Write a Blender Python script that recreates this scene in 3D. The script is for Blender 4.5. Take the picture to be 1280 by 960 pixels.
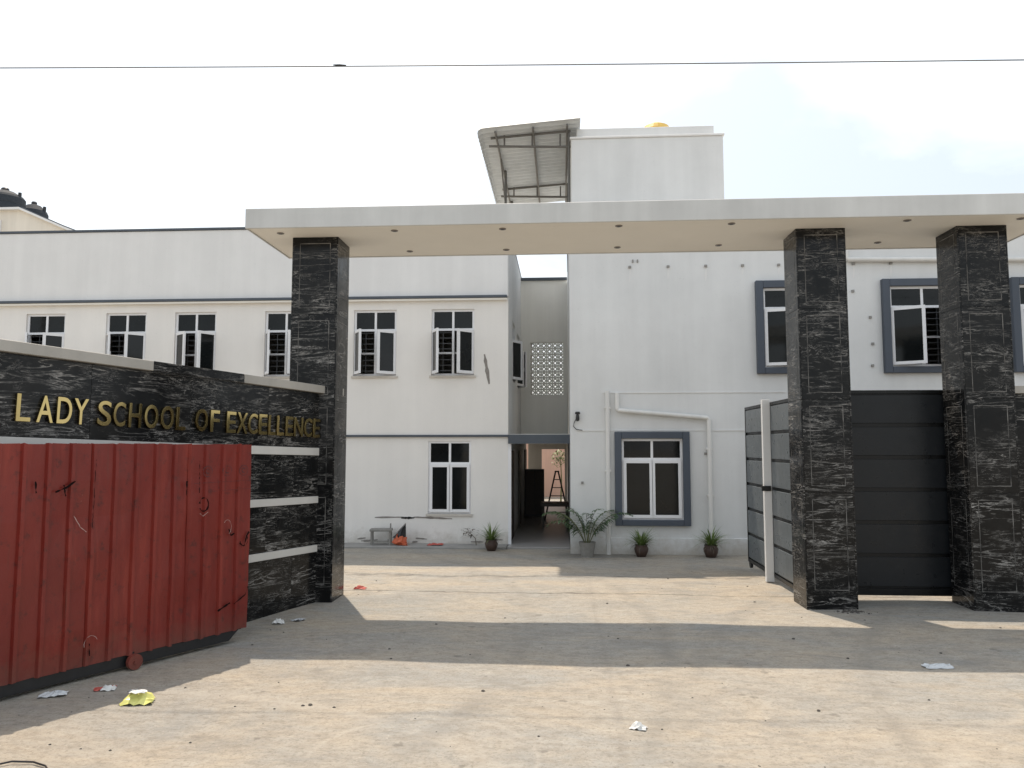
import bpy, math, random
from mathutils import Vector, Matrix
R = math.radians
for o in list(bpy.data.objects): bpy.data.objects.remove(o, do_unlink=True)
scene = bpy.context.scene
col = scene.collection

# ------------------------------------------------------------------ camera
cam_d = bpy.data.cameras.new('camera'); cam = bpy.data.objects.new('camera', cam_d); col.objects.link(cam)
cam_d.sensor_width = 36; cam_d.lens = 27.0; cam_d.clip_start = 0.05; cam_d.clip_end = 2000
cam.location = (0, 0, 2.1); cam.rotation_euler = (R(90 + 4.645), 0, R(3.7))
scene.camera = cam
# ------------------------------------------------------------------ sky, sun, exposure
SUN = Vector((-0.197, 0.42, 1.0)).normalized()          # direction towards the sun
world = bpy.data.worlds.new('World'); scene.world = world; world.use_nodes = True
wn = world.node_tree; wn.nodes.clear()
def wnode(t, **k):
    n = wn.nodes.new(t)
    for a, v in k.items(): setattr(n, a, v)
    return n
w_out = wnode('ShaderNodeOutputWorld'); w_bg = wnode('ShaderNodeBackground'); w_bg.inputs['Strength'].default_value = 0.115
w_sky = wnode('ShaderNodeTexSky', sky_type='NISHITA', sun_disc=False)
w_sky.sun_elevation = math.asin(SUN.z); w_sky.sun_rotation = math.atan2(SUN.x, SUN.y)
w_sky.altitude = 0; w_sky.air_density = 1.3; w_sky.dust_density = 5.0; w_sky.ozone_density = 1.0
# thin veil of high cloud over the whole dome
w_tc = wnode('ShaderNodeTexCoord'); w_map = wnode('ShaderNodeMapping'); w_map.inputs['Scale'].default_value = (1.6, 1.6, 3.6); w_map.inputs['Rotation'].default_value = (0, 0, R(-40))
w_n = wnode('ShaderNodeTexNoise'); w_n.inputs['Scale'].default_value = 1.7; w_n.inputs['Detail'].default_value = 7; w_n.inputs['Distortion'].default_value = .5
w_r = wnode('ShaderNodeValToRGB'); w_r.color_ramp.elements[0].position = .40; w_r.color_ramp.elements[1].position = .62
w_r.color_ramp.elements[0].color = (.38, .38, .38, 1); w_r.color_ramp.elements[1].color = (.86, .86, .86, 1)
w_m = wnode('ShaderNodeMixRGB'); w_m.inputs['Color2'].default_value = (8.0, 8.45, 8.8, 1)
L = wn.links.new
L(w_tc.outputs['Generated'], w_map.inputs['Vector']); L(w_map.outputs['Vector'], w_n.inputs['Vector'])
L(w_n.outputs['Fac'], w_r.inputs['Fac']); L(w_r.outputs['Color'], w_m.inputs['Fac'])
L(w_sky.outputs['Color'], w_m.inputs['Color1']); L(w_m.outputs['Color'], w_bg.inputs['Color']); L(w_bg.outputs['Background'], w_out.inputs['Surface'])
sun_d = bpy.data.lights.new('sun', 'SUN'); sun_d.energy = 3.4; sun_d.angle = R(.55); sun_d.color = (1.0, .87, .72)
sun = bpy.data.objects.new('sun', sun_d); col.objects.link(sun)
sun.rotation_euler = (-SUN).to_track_quat('-Z', 'Y').to_euler(); sun.location = (-6, 12, 30)
vs = scene.view_settings; vs.view_transform = 'Standard'; vs.look = 'None'; vs.gamma = 1; vs.use_curve_mapping = False
vs.exposure = 0.53

# ------------------------------------------------------------------ materials
class NT:
    def __init__(s, name, rough=.6, metal=0., spec=.5):
        s.m = bpy.data.materials.new(name); s.m.use_nodes = True
        s.t = s.m.node_tree; s.b = s.t.nodes['Principled BSDF']
        s.b.inputs['Roughness'].default_value = rough; s.b.inputs['Metallic'].default_value = metal
        s.b.inputs['Specular IOR Level'].default_value = spec
        s.tc = s.n('ShaderNodeTexCoord'); s.co = s.tc.outputs['Object']
    def n(s, t, **k):
        x = s.t.nodes.new(t)
        for a, v in k.items(): setattr(x, a, v)
        return x
    def l(s, a, b): s.t.links.new(a, b)
    def mapping(s, scale=(1,1,1), loc=(0,0,0), rot=(0,0,0), src=None):
        x = s.n('ShaderNodeMapping'); x.inputs['Scale'].default_value = scale
        x.inputs['Location'].default_value = loc; x.inputs['Rotation'].default_value = rot
        s.l(src or s.co, x.inputs['Vector']); return x.outputs['Vector']
    def noise(s, scale, detail=4, rough=.55, dist=0., src=None):
        x = s.n('ShaderNodeTexNoise'); x.inputs['Scale'].default_value = scale; x.inputs['Detail'].default_value = detail
        x.inputs['Roughness'].default_value = rough; x.inputs['Distortion'].default_value = dist
        s.l(src or s.co, x.inputs['Vector']); return x.outputs['Fac']
    def ramp(s, fac, stops, interp='LINEAR'):
        x = s.n('ShaderNodeValToRGB'); cr = x.color_ramp; cr.interpolation = interp
        while len(cr.elements) < len(stops): cr.elements.new(.5)
        for e, (p, c) in zip(cr.elements, stops):
            e.position = p; e.color = (c, c, c, 1) if isinstance(c, (int, float)) else (*c, 1)
        s.l(fac, x.inputs['Fac']); return x.outputs['Color']
    def mix(s, fac, a, b, mode='MIX'):
        x = s.n('ShaderNodeMixRGB', blend_type=mode)
        for v, i in ((fac, 'Fac'), (a, 'Color1'), (b, 'Color2')):
            if hasattr(v, 'links'): s.l(v, x.inputs[i])
            elif i == 'Fac': x.inputs[i].default_value = v
            else: x.inputs[i].default_value = (v, v, v, 1) if isinstance(v, (int, float)) else (*v, 1)
        return x.outputs['Color']
    def math(s, op, a, b=0.):
        x = s.n('ShaderNodeMath', operation=op)
        for i, v in enumerate((a, b)):
            if hasattr(v, 'links'): s.l(v, x.inputs[i])
            else: x.inputs[i].default_value = v
        return x.outputs[0]
    def color(s, c):
        if hasattr(c, 'links'): s.l(c, s.b.inputs['Base Color'])
        else: s.b.inputs['Base Color'].default_value = (*c, 1)
        return s
    def rough(s, f): s.l(f, s.b.inputs['Roughness']); return s
    def bump(s, h, strength=.3, dist=.01):
        x = s.n('ShaderNodeBump'); x.inputs['Strength'].default_value = strength; x.inputs['Distance'].default_value = dist
        s.l(h, x.inputs['Height']); s.l(x.outputs['Normal'], s.b.inputs['Normal']); return s
    def rnd(s): 
        return s.n('ShaderNodeObjectInfo').outputs['Random']

def paint(name, c, var=.06, rough=.6, streak=.10, grime=None, spec=.35):
    a = NT(name, rough, spec=spec)
    big = a.ramp(a.noise(.7, 5, .6), [(.3, 1 - var), (.7, 1 + var*.2)])
    st = a.ramp(a.noise(1, 4, .6, src=a.mapping((2.6, 2.6, .16))), [(.42, 1 - streak), (.62, 1.)])
    x = a.mix(1, a.mix(1, c, big, 'MULTIPLY'), st, 'MULTIPLY')
    spk = a.ramp(a.noise(26, 3, .7), [(.26, .82), (.36, 1.)]); x = a.mix(.6, x, a.mix(1, x, spk, 'MULTIPLY'))
    if grime:
        sep = a.n('ShaderNodeSeparateXYZ'); a.l(a.co, sep.inputs[0])
        z = a.math('ADD', sep.outputs['Z'], a.math('MULTIPLY', a.noise(3.2, 6, .7), -.9))
        g = a.ramp(a.math('ADD', a.math('MULTIPLY', z, 1.1), .55), [(.05, .75), (.45, 0.)])
        x = a.mix(g, x, grime)
    a.color(x).bump(a.noise(60, 4, .7), .12, .004)
    return a.m
M = {}
M['white_wall'] = paint('white_wall_paint', (.73, .735, .725), .10, .65, .045, (.42, .38, .32))
M['cream_wall'] = paint('cream_wall_paint', (.80, .775, .735), .06, .65, .035, (.46, .42, .36))
M['parapet'] = paint('parapet_paint', (.77, .765, .75), .07, .6, .045)
M['beige_wall'] = paint('beige_wall_paint', (.84, .83, .78), .06, .65, .05)
M['soffit'] = paint('soffit_paint', (.86, .83, .76), .05, .6, .01)
M['fascia'] = paint('fascia_paint', (.60, .605, .59), .16, .6, .08)
M['far_cream'] = paint('far_house_paint', (.78, .72, .62), .06)
M['pink'] = paint('rear_wall_paint', (.75, .50, .40), .06)
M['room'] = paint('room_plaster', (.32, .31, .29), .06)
M['band'] = paint('slate_band_paint', (.085, .10, .12), .15, .5, .1)
M['slate'] = paint('slate_blue_paint', (.075, .09, .115), .12, .45, .08)
M['upvc'] = paint('white_frame', (.80, .80, .81), .04, .35, .03, spec=.5)
M['pipe'] = paint('white_pipe', (.74, .73, .70), .06, .4, .1, spec=.5)
M['silver'] = paint('pale_stone_band', (.60, .585, .55), .1, .3, .05, spec=.5)
M['coping'] = paint('pale_coping_stone', (.42, .40, .36), .16, .45, .1)
M['concrete_pale'] = paint('pale_roof_concrete', (.60, .58, .54), .15, .85, .05)
M['concrete'] = paint('concrete', (.33, .32, .30), .2, .85, .1)

a = NT('tinted_glass', .04, spec=.28); a.color(a.ramp(a.noise(1.1, 3), [(.3, (.005, .006, .006)), (.7, (.011, .013, .014))]))
a.rough(a.ramp(a.noise(5, 4), [(.3, .03), (.8, .12)])); M['glass'] = a.m
def flat(name, c, rough=.6, var=.25, metal=0., scale=14, spec=.5, bump=0.):
    a = NT(name, rough, metal, spec)
    f = a.noise(scale, 4, .6)
    a.color(a.mix(f, tuple(v*(1-var) for v in c), tuple(min(1, v*(1+var)) for v in c)))
    if bump: a.bump(f, bump, .01)
    return a.m
M['grille'] = flat('grille_iron', (.10, .105, .11), .5)
M['steel'] = flat('grey_steel_tube', (.12, .115, .105), .5, .3)
M['black_iron'] = flat('black_iron', (.014, .014, .015), .45, .3)
M['tank'] = flat('black_tank_plastic', (.03, .036, .044), .75, .2, spec=.2)
M['yellow'] = flat('yellow_plastic', (.62, .40, .07), .5, .15)
M['roof_sheet'] = flat('roof_sheet_metal', (.54, .565, .575), .55, .18, scale=5)
M['pot'] = flat('brown_pot', (.06, .035, .025), .6, .3)
M['pot_grey'] = flat('grey_pot', (.24, .23, .21), .8, .3)
M['soil'] = flat('soil', (.05, .035, .025), .95, .4)
M['leaf'] = flat('pale_leaf', (.13, .19, .05), .5, .45, scale=7)
M['palm'] = flat('palm_leaf', (.05, .095, .035), .45, .45, scale=6)
M['stem'] = flat('palm_stem', (.12, .13, .05), .6, .3)
M['dry'] = flat('dry_twig', (.12, .10, .075), .8, .35)
M['orange'] = flat('orange_plastic', (.55, .12, .05), .45, .3, scale=20)
M['black_plastic'] = flat('black_plastic', (.012, .012, .013), .4, .3)
M['red_scrap'] = flat('red_scrap', (.42, .08, .06), .6, .4)
M['brick'] = flat('brick', (.30, .14, .09), .9, .3)
M['rubble'] = flat('rubble', (.34, .31, .27), .95, .45, scale=9)
M['stone'] = flat('dark_stone', (.07, .062, .055), .9, .5, scale=3)
M['paper'] = flat('paper', (.62, .62, .60), .7, .2, scale=25)
M['clear'] = flat('thin_plastic', (.50, .52, .53), .25, .2, scale=25)
M['yellow_pack'] = flat('yellow_packet', (.66, .64, .20), .35, .25, scale=9)
M['print'] = flat('printed_foil', (.10, .12, .14), .35, .3)
M['scar'] = flat('bare_plaster', (.24, .22, .20), .9, .35, scale=18, bump=.4)
M['hole'] = flat('broken_hole', (.015, .014, .013), .95, .3)
M['mark'] = flat('black_spray', (.010, .006, .006), .9, .3, spec=.05)
M['scratch'] = flat('scratch', (.40, .28, .25), .6, .3)
M['faded'] = flat('faded_stamp', (.085, .016, .016), .6, .3)
M['lamp'] = flat('downlight_ring', (.20, .18, .16), .4, .2)
M['wood'] = flat('dark_timber', (.04, .028, .02), .5, .4)
M['gate_white'] = paint('white_gate_paint', (.80, .80, .79), .04, .4, .05)
M['gold'] = flat('gold_letter', (.46, .35, .15), .09, .1, 1., scale=8)
M['tile'] = flat('passage_tile', (.28, .27, .26), .4, .15, scale=4)

# black veined marble, cut differently on every slab
a = NT('black_marble', .16, spec=.2)
off = a.n('ShaderNodeCombineXYZ'); r_ = a.rnd()
for i, k in enumerate((37., 53., 71.)): a.l(a.math('MULTIPLY', r_, k), off.inputs[i])
va = a.n('ShaderNodeVectorMath', operation='ADD'); a.l(a.co, va.inputs[0]); a.l(off.outputs[0], va.inputs[1]); P_ = va.outputs[0]
base = a.mix(a.noise(3.5, 6, .65, src=P_), (.002, .0022, .0025), (.012, .0125, .013))
v1 = a.ramp(a.noise(1.5, 5, .6, 1.1, a.mapping((.8, .8, 6.5), src=P_)), [(.470, 0.), (.5, 1.), (.522, 0.)])
v2 = a.ramp(a.noise(3.4, 5, .66, 2.2, a.mapping((.8, .8, 3.6), rot=(.22, .28, 0), src=P_)), [(.484, 0.), (.5, 1.), (.512, 0.)])
msk = a.ramp(a.noise(2.3, 3, .6, src=a.mapping((1, 1, 1.8), (5, 3, 1), src=P_)), [(.42, 0.), (.70, 1.)])
msk2 = a.ramp(a.noise(3.1, 3, .6, src=a.mapping((1, 1, 1.4), (1, 8, 4), src=P_)), [(.44, 0.), (.66, 1.)])
brk = a.ramp(a.noise(30, 3, .7, src=a.mapping((1, 1, 2.5), src=P_)), [(.34, .35), (.62, 1.)])
ve = a.math('MINIMUM', a.math('MULTIPLY', a.math('ADD', a.math('MULTIPLY', v1, msk), a.math('MULTIPLY', v2, msk2)), brk), 1.)
fl = a.math('MULTIPLY', a.ramp(a.noise(55, 2, .6, src=a.mapping((.6, .6, 2.2), src=P_)), [(.66, 0.), (.76, .35)]), msk)
x = a.mix(ve, base, (.44, .425, .40)); x = a.mix(fl, x, (.35, .33, .30))
dust = a.ramp(a.noise(1.7, 5, .7, src=P_), [(.45, 0.), (.85, .05)]); x = a.mix(dust, x, (.30, .27, .23))
a.color(x); a.rough(a.ramp(a.noise(4, 5, .7, src=P_), [(.3, .10), (.75, .26)])); M['marble'] = a.m
a = NT('worn_groove', .5, spec=.3); a.color(a.ramp(a.noise(2.6, 5, .7), [(.42, (.012, .012, .012)), (.62, (.22, .21, .195))])); M['groove'] = a.m
M['core'] = flat('cement_joint', (.035, .034, .033), .9, .3)

# red corrugated sheet paint
a = NT('red_sheet_paint', .42, spec=.4)
x = a.mix(a.noise(2.2, 5, .6, src=a.mapping((1, 1, .35))), (.105, .010, .007), (.225, .024, .015))
x = a.mix(a.ramp(a.noise(3.0, 6, .7, src=a.mapping((2.2, 1, .22))), [(.5, 0.), (.72, .7)]), x, (.27, .040, .025))
x = a.mix(a.ramp(a.noise(9, 6, .72), [(.56, 0.), (.70, .75)]), x, (.050, .012, .010))
x = a.mix(a.ramp(a.noise(2.4, 6, .75, src=a.mapping((6, 1, .3), (4, 0, 2))), [(.60, 0.), (.72, .6)]), x, (.085, .030, .018))
x = a.mix(a.ramp(a.noise(16, 5, .75, src=a.mapping((1, 1, .5))), [(.70, 0.), (.76, .7)]), x, (.24, .15, .12))
sep = a.n('ShaderNodeSeparateXYZ'); a.l(a.co, sep.inputs[0])
dz = a.ramp(a.math('ADD', sep.outputs['Z'], a.math('MULTIPLY', a.noise(5, 5, .7), .5)), [(.32, .4), (.62, 0.)])
x = a.mix(dz, x, (.14, .085, .065))
a.color(x).bump(a.noise(6, 4, .6), .25, .01); a.rough(a.ramp(a.noise(5, 4), [(.3, .3), (.8, .6)])); M['red'] = a.m
# grey gate paint
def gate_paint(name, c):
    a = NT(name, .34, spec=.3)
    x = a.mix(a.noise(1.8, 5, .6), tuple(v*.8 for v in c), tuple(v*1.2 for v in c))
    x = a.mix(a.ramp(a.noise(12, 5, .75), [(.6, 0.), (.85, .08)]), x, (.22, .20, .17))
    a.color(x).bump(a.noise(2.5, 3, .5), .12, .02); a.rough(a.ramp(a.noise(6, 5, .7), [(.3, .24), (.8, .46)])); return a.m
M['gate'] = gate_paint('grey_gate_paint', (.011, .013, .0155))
M['gate_sunlit'] = gate_paint('sunlit_gate_paint', (.115, .13, .14))  # same gate paint, sun and sky brightness on the open leaf put into its colour
M['gate_frame'] = gate_paint('dark_gate_frame_paint', (.004, .0045, .005))

# dusty concrete yard
a = NT('dusty_concrete', .88, spec=.25)
g1 = a.ramp(a.noise(.30, 6, .62, .5), [(.36, 0.), (.64, 1.)])
x = a.mix(g1, (.365, .332, .280), (.300, .303, .290))
x = a.mix(a.ramp(a.noise(.8, 7, .7, .8, a.mapping((.6, 1.3, 1), rot=(0, 0, .35))), [(.42, 0.), (.66, .85)]), x, (.430, .365, .280))
x = a.mix(a.ramp(a.noise(1.9, 7, .72, .5, a.mapping((.6, 1.2, 1), (3, 1, 0), rot=(0, 0, -.15))), [(.50, 0.), (.72, .7)]), x, (.215, .212, .20))
x = a.mix(a.ramp(a.noise(3.2, 6, .75, .4, a.mapping((.7, 1.25, 1), (7, 2, 0), rot=(0, 0, .5))), [(.54, 0.), (.72, .6)]), x, (.46, .43, .37))
x = a.mix(a.ramp(a.noise(9, 6, .8, .2, a.mapping((.7, 1.3, 1))), [(.34, .55), (.55, 0.)]), x, (.20, .172, .135))
x = a.mix(a.ramp(a.noise(34, 4, .85), [(.34, .6), (.48, 0.)]), x, (.155, .135, .11))
x = a.mix(a.ramp(a.noise(28, 4, .85, src=a.mapping(loc=(9, 4, 2))), [(.56, 0.), (.72, .55)]), x, (.48, .44, .38))
x = a.mix(a.ramp(a.noise(5.5, 2, .5, src=a.mapping(loc=(2, 9, 5))), [(.70, 0.), (.76, .5)]), x, (.13, .115, .10))
sep = a.n('ShaderNodeSeparateXYZ'); a.l(a.co, sep.inputs[0]); X_, Y_ = sep.outputs['X'], sep.outputs['Y']
wob = a.noise(1.4, 5, .7); gap = a.noise(2.1, 4, .7, src=a.mapping(loc=(3, 7, 0)))
def line(expr, half, col_, amt, x):                     # a mark where |expr| is small, broken up by noise
    f = a.math('SUBTRACT', 1., a.math('DIVIDE', a.math('ABSOLUTE', expr), half)); f = a.math('MAXIMUM', f, 0.)
    f = a.math('MULTIPLY', a.math('MULTIPLY', f, a.ramp(gap, [(.36, 0.), (.54, 1.)])), amt)
    return a.mix(f, x, col_)
wb = a.math('MULTIPLY', a.math('SUBTRACT', wob, .5), .34)
x = line(a.math('ADD', a.math('SUBTRACT', Y_, 11.25), wb), .05, (.12, .105, .09), .9, x)
x = line(a.math('ADD', a.math('SUBTRACT', Y_, 12.9), a.math('MULTIPLY', wb, 2.2)), .16, (.15, .14, .125), .9, x)
x = line(a.math('ADD', a.math('SUBTRACT', Y_, 12.1), a.math('MULTIPLY', wb, 2.6)), .09, (.40, .35, .28), .7, x)
x = line(a.math('ADD', a.math('SUBTRACT', X_, .42), a.math('MULTIPLY', wb, .5)), .05, (.19, .17, .15), .22, x)
def ring(cx, cy, rad, half, amt, x, c_=(.46, .42, .36)):
    d = a.math('SQRT', a.math('ADD', a.math('POWER', a.math('SUBTRACT', X_, cx), 2.), a.math('POWER', a.math('SUBTRACT', Y_, cy), 2.)))
    return line(a.math('ADD', a.math('SUBTRACT', d, rad), a.math('MULTIPLY', wb, .12)), half, c_, amt, x)
x = ring(-.95, 5.3, .78, .03, .3, x); x = ring(3.55, 5.35, .62, .03, .28, x); x = ring(-3.6, 2.2, 4.4, .12, .3, x); x = ring(6.0, 3.0, 4.2, .12, .28, x)
for cx_, cy_, rd in ((-11.0, 9.0, 10.6), (-11.0, 9.0, 12.1), (14.0, 4.0, 13.2), (14.0, 4.0, 11.7)): x = ring(cx_, cy_, rd, .16, .38, x, (.215, .20, .175))
a.color(x)
h = a.mix(.5, a.noise(3.5, 6, .7, .4, a.mapping((.6, 1.4, 1))), a.noise(40, 5, .8)); a.bump(h, .8, .035); M['ground'] = a.m

# ------------------------------------------------------------------ mesh builder and tagging
class MB:
    def __init__(s): s.v, s.f, s.mi = [], [], []
    def quad(s, pts, mi=0):
        b = len(s.v); s.v += [tuple(p) for p in pts]; s.f.append(tuple(range(b, b + len(pts)))); s.mi.append(mi); return s
    def box(s, x0, x1, y0, y1, z0, z1, mi=0, mat=None):
        b = len(s.v)
        P = [(x0,y0,z0),(x1,y0,z0),(x1,y1,z0),(x0,y1,z0),(x0,y0,z1),(x1,y0,z1),(x1,y1,z1),(x0,y1,z1)]
        s.v += [tuple(mat @ Vector(p)) for p in P] if mat else P
        for f in ((3,2,1,0),(4,5,6,7),(0,1,5,4),(1,2,6,5),(2,3,7,6),(3,0,4,7)): s.f.append(tuple(b+i for i in f)); s.mi.append(mi)
        return s
    def prism(s, poly, y0, y1, mi=0):                   # polygon in x-z (counter-clockwise from the front), thick in y
        b = len(s.v); n = len(poly)
        s.v += [(p[0], y0, p[1]) for p in poly] + [(p[0], y1, p[1]) for p in poly]
        s.f.append(tuple(range(b, b+n))); s.f.append(tuple(range(b+2*n-1, b+n-1, -1))); s.mi += [mi, mi]
        for i in range(n): j = (i+1) % n; s.f.append((b+j, b+i, b+n+i, b+n+j)); s.mi.append(mi)
        return s
    def tube(s, pts, r, n=8, mi=0, cap=True):
        pts = [Vector(p) for p in pts]; rs = r if isinstance(r, (list, tuple)) else [r]*len(pts); b = len(s.v); up = None
        for i, p in enumerate(pts):
            t = (pts[min(i+1, len(pts)-1)] - pts[max(i-1, 0)]).normalized()
            if up is None or abs(t.dot(up)) > .99: up = Vector((0,0,1)) if abs(t.z) < .9 else Vector((1,0,0))
            u = t.cross(up).normalized(); w = u.cross(t)
            for k in range(n):
                c = 2*math.pi*k/n; s.v.append(tuple(p + (u*math.cos(c) + w*math.sin(c))*rs[i]))
        for i in range(len(pts)-1):
            for k in range(n):
                q = (k+1) % n; s.f.append((b+i*n+k, b+i*n+q, b+(i+1)*n+q, b+(i+1)*n+k)); s.mi.append(mi)
        if cap:
            s.f.append(tuple(b+k for k in range(n-1, -1, -1))); e = b+(len(pts)-1)*n; s.f.append(tuple(e+k for k in range(n))); s.mi += [mi, mi]
        return s
    def lathe(s, prof, n=16, c=(0,0,0), mi=0):          # profile (r, z) from bottom to top
        b = len(s.v)
        for r, z in prof:
            for k in range(n):
                t = 2*math.pi*k/n; s.v.append((c[0]+r*math.cos(t), c[1]+r*math.sin(t), c[2]+z))
        for i in range(len(prof)-1):
            for k in range(n):
                q = (k+1) % n; s.f.append((b+i*n+k, b+i*n+q, b+(i+1)*n+q, b+(i+1)*n+k)); s.mi.append(mi)
        s.f.append(tuple(b+k for k in range(n-1, -1, -1))); e = b+(len(prof)-1)*n; s.f.append(tuple(e+k for k in range(n))); s.mi += [mi, mi]
        return s
    def warp(s, fn): s.v = [tuple(fn(*p)) for p in s.v]; return s
    def mesh(s, name, mats):
        me = bpy.data.meshes.new(name); me.from_pydata(s.v, [], s.f)
        for m in (mats if isinstance(mats, (list, tuple)) else [mats]): me.materials.append(M[m])
        me.polygons.foreach_set('material_index', s.mi); me.update(); return me
    def build(s, name, mats, parent=None, loc=(0,0,0), rz=0, bev=0, smooth=False):
        return link(name, s.mesh(name, mats), parent, loc, rz, bev, smooth)
def link(name, me, parent=None, loc=(0,0,0), rz=0, bev=0, smooth=False):
    o = bpy.data.objects.new(name, me); col.objects.link(o); o.location = loc; o.rotation_euler = (0, 0, rz); o.parent = parent
    if bev:
        m = o.modifiers.new('bevel', 'BEVEL'); m.width = bev; m.segments = 1; m.limit_method = 'ANGLE'
    if smooth: me.polygons.foreach_set('use_smooth', [True]*len(me.polygons))
    return o
def tag(o, label, cat, group=None):
    o['label'] = label; o['category'] = cat
    if group: o['group'] = group
    return o
def thing(name, label, cat, loc=(0,0,0), rz=0, group=None):
    o = bpy.data.objects.new(name, None); col.objects.link(o); o.location = loc; o.rotation_euler = (0, 0, rz); o.empty_display_size = .2
    return tag(o, label, cat, group)
def struct(o): o['kind'] = 'structure'; return o

# ------------------------------------------------------------------ ground
def gz(x, y):
    t = min(1, max(0, (y - 11.0)/4.5)); t = t*t*(3-2*t)
    w = .006*math.sin(x*1.7 + .6*y) + .005*math.sin(y*2.3 - .8*x) + .003*math.sin(4.1*x + 2.9*y)
    edge = max(0, min(1, (16 - y)/2)) * max(0, min(1, (12 - abs(x))/2))
    return -.1*t + w*edge
xs = [-400, -120, -50, -25] + [-14 + .25*i for i in range(113)] + [25, 50, 120, 400]
ys = [-400, -120, -40, -12, -4] + [0 + .25*i for i in range(81)] + [25, 40, 80, 200, 600]
g = MB(); g.v = [(x, y, gz(x, y)) for y in ys for x in xs]; W = len(xs)
for j in range(len(ys)-1):
    for i in range(W-1): g.f.append((j*W+i, j*W+i+1, (j+1)*W+i+1, (j+1)*W+i)); g.mi.append(0)
struct(g.build('ground', 'ground', smooth=True))
ap = MB().box(-15.9, -1.2, 16.62, 17.25, -.3, -.055); struct(ap.build('pavement', 'concrete', bev=.012))
ap = MB().box(-1.19, .17, 16.75, 31, -.3, -.06); struct(ap.build('path', 'tile', bev=.01))

# ------------------------------------------------------------------ walls with openings, windows
def wall_xz(mb, x0, x1, z0, z1, ops, y0, y1, mi=0):     # openings (xa, xb, za, zb); front face at y0
    X = sorted({x0, x1, *[v for o in ops for v in o[:2]]}); Z = sorted({z0, z1, *[v for o in ops for v in o[2:]]})
    solid = lambda i, j: 0 <= i < len(X)-1 and 0 <= j < len(Z)-1 and not any(o[0] <= (X[i]+X[i+1])/2 <= o[1] and o[2] <= (Z[j]+Z[j+1])/2 <= o[3] for o in ops)
    for i in range(len(X)-1):
        for j in range(len(Z)-1):
            if not solid(i, j): continue
            a, b, c, d = X[i], X[i+1], Z[j], Z[j+1]
            mb.quad([(a,y0,c),(b,y0,c),(b,y0,d),(a,y0,d)], mi); mb.quad([(b,y1,c),(a,y1,c),(a,y1,d),(b,y1,d)], mi)
            if not solid(i-1, j): mb.quad([(a,y1,c),(a,y0,c),(a,y0,d),(a,y1,d)], mi)
            if not solid(i+1, j): mb.quad([(b,y0,c),(b,y1,c),(b,y1,d),(b,y0,d)], mi)
            if not solid(i, j-1): mb.quad([(a,y1,c),(b,y1,c),(b,y0,c),(a,y0,c)], mi)
            if not solid(i, j+1): mb.quad([(a,y0,d),(b,y0,d),(b,y1,d),(a,y1,d)], mi)
    return mb
def window(parent, loc, w, h, th, oL=0, oR=0, rz=0, inset=.05, grille=True):
    """white frame with two fixed top panes and two casements hinged on the outer jambs; local x right, y inwards"""
    fw, d0, d1 = .05, inset, inset+.07
    hb = h - th
    f = MB().box(0, fw, d0, d1, 0, h).box(w-fw, w, d0, d1, 0, h).box(fw, w-fw, d0, d1, 0, fw).box(fw, w-fw, d0, d1, h-fw, h)
    f.box(fw, w-fw, d0+.004, d1-.004, hb-.025, hb+.025).box(w/2-.025, w/2+.025, d0+.002, d1-.002, fw, h-fw)
    wo = f.build('window', 'upvc', parent, loc, rz)
    for a_, b_ in ((fw, w/2-.025), (w/2+.025, w-fw)):
        MB().box(a_, b_, d0+.025, d0+.035, hb+.025, h-fw).build('pane', 'glass', wo)
    lw, lh = w/2 - .03, hb - fw - .03 + .02
    for sgn, ang, hx in ((1, oL, fw-.015), (-1, oR, w-fw+.015)):
        s_ = .062; c = MB()
        bx = lambda a_, b_, c_, d_: c.box(min(sgn*a_, sgn*b_), max(sgn*a_, sgn*b_), -.045, -.002, c_, d_)
        bx(0, s_, 0, lh); bx(lw-s_, lw, 0, lh); bx(s_, lw-s_, 0, s_); bx(s_, lw-s_, lh-s_, lh)
        lo = (hx, d0+.012, fw-.012)
        c.build('casement', 'upvc', wo, lo, -sgn*R(ang))
        MB().box(min(sgn*s_, sgn*(lw-s_)), max(sgn*s_, sgn*(lw-s_)), -.028, -.02, s_, lh-s_).build('pane', 'glass', wo, lo, -sgn*R(ang))
        if ang > 8: MB().box(sgn*(lw-.09)-.012, sgn*(lw-.09)+.012, -.002, .03, lh*.45, lh*.45+.1).build('handle', 'upvc', wo, lo, -sgn*R(ang))
    if grille:
        gr = MB(); z = .12
        while z < hb - .04: gr.box(fw, w-fw, d1+.02, d1+.034, z, z+.016); z += .125
        for k in (.25, .75): gr.box(w*k-.008, w*k+.008, d1+.035, d1+.049, 0, hb)
        gr.build('grille', 'grille', wo)
        MB().box(fw, w-fw, d1+.004, d1+.018, hb*.5-.02, hb*.5+.02).build('rail', 'upvc', wo)
    return wo

# ------------------------------------------------------------------ left wing of the school
WY, WX1, WX0 = 17.2, -1.2, -15.8
wing = thing('school_wing', 'long two-storey white and cream school wing with casement windows and slate bands', 'building', (-8.5, 20, -.1))
def W_(mb, name, mats, **k):                            # build in world coordinates under the wing
    mb.warp(lambda x, y, z: (x+8.5, y-20, z+.1)); return mb.build(name, mats, wing, **k)
ups = [(-14.55, -13.55), (-12.62, -11.66), (-10.66, -9.68), (-8.99, -8.00), (-6.84, -5.86), (-4.75, -3.76), (-2.95, -1.97)]
ops = [(a_, b_, 3.70, 5.22) for a_, b_ in ups] + [(-3.0, -2.03, .60, 2.22)]
W_(wall_xz(MB(), WX0, WX1, -.3, 5.46, ops, WY, WY+.22), 'front_wall', 'cream_wall')
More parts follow.
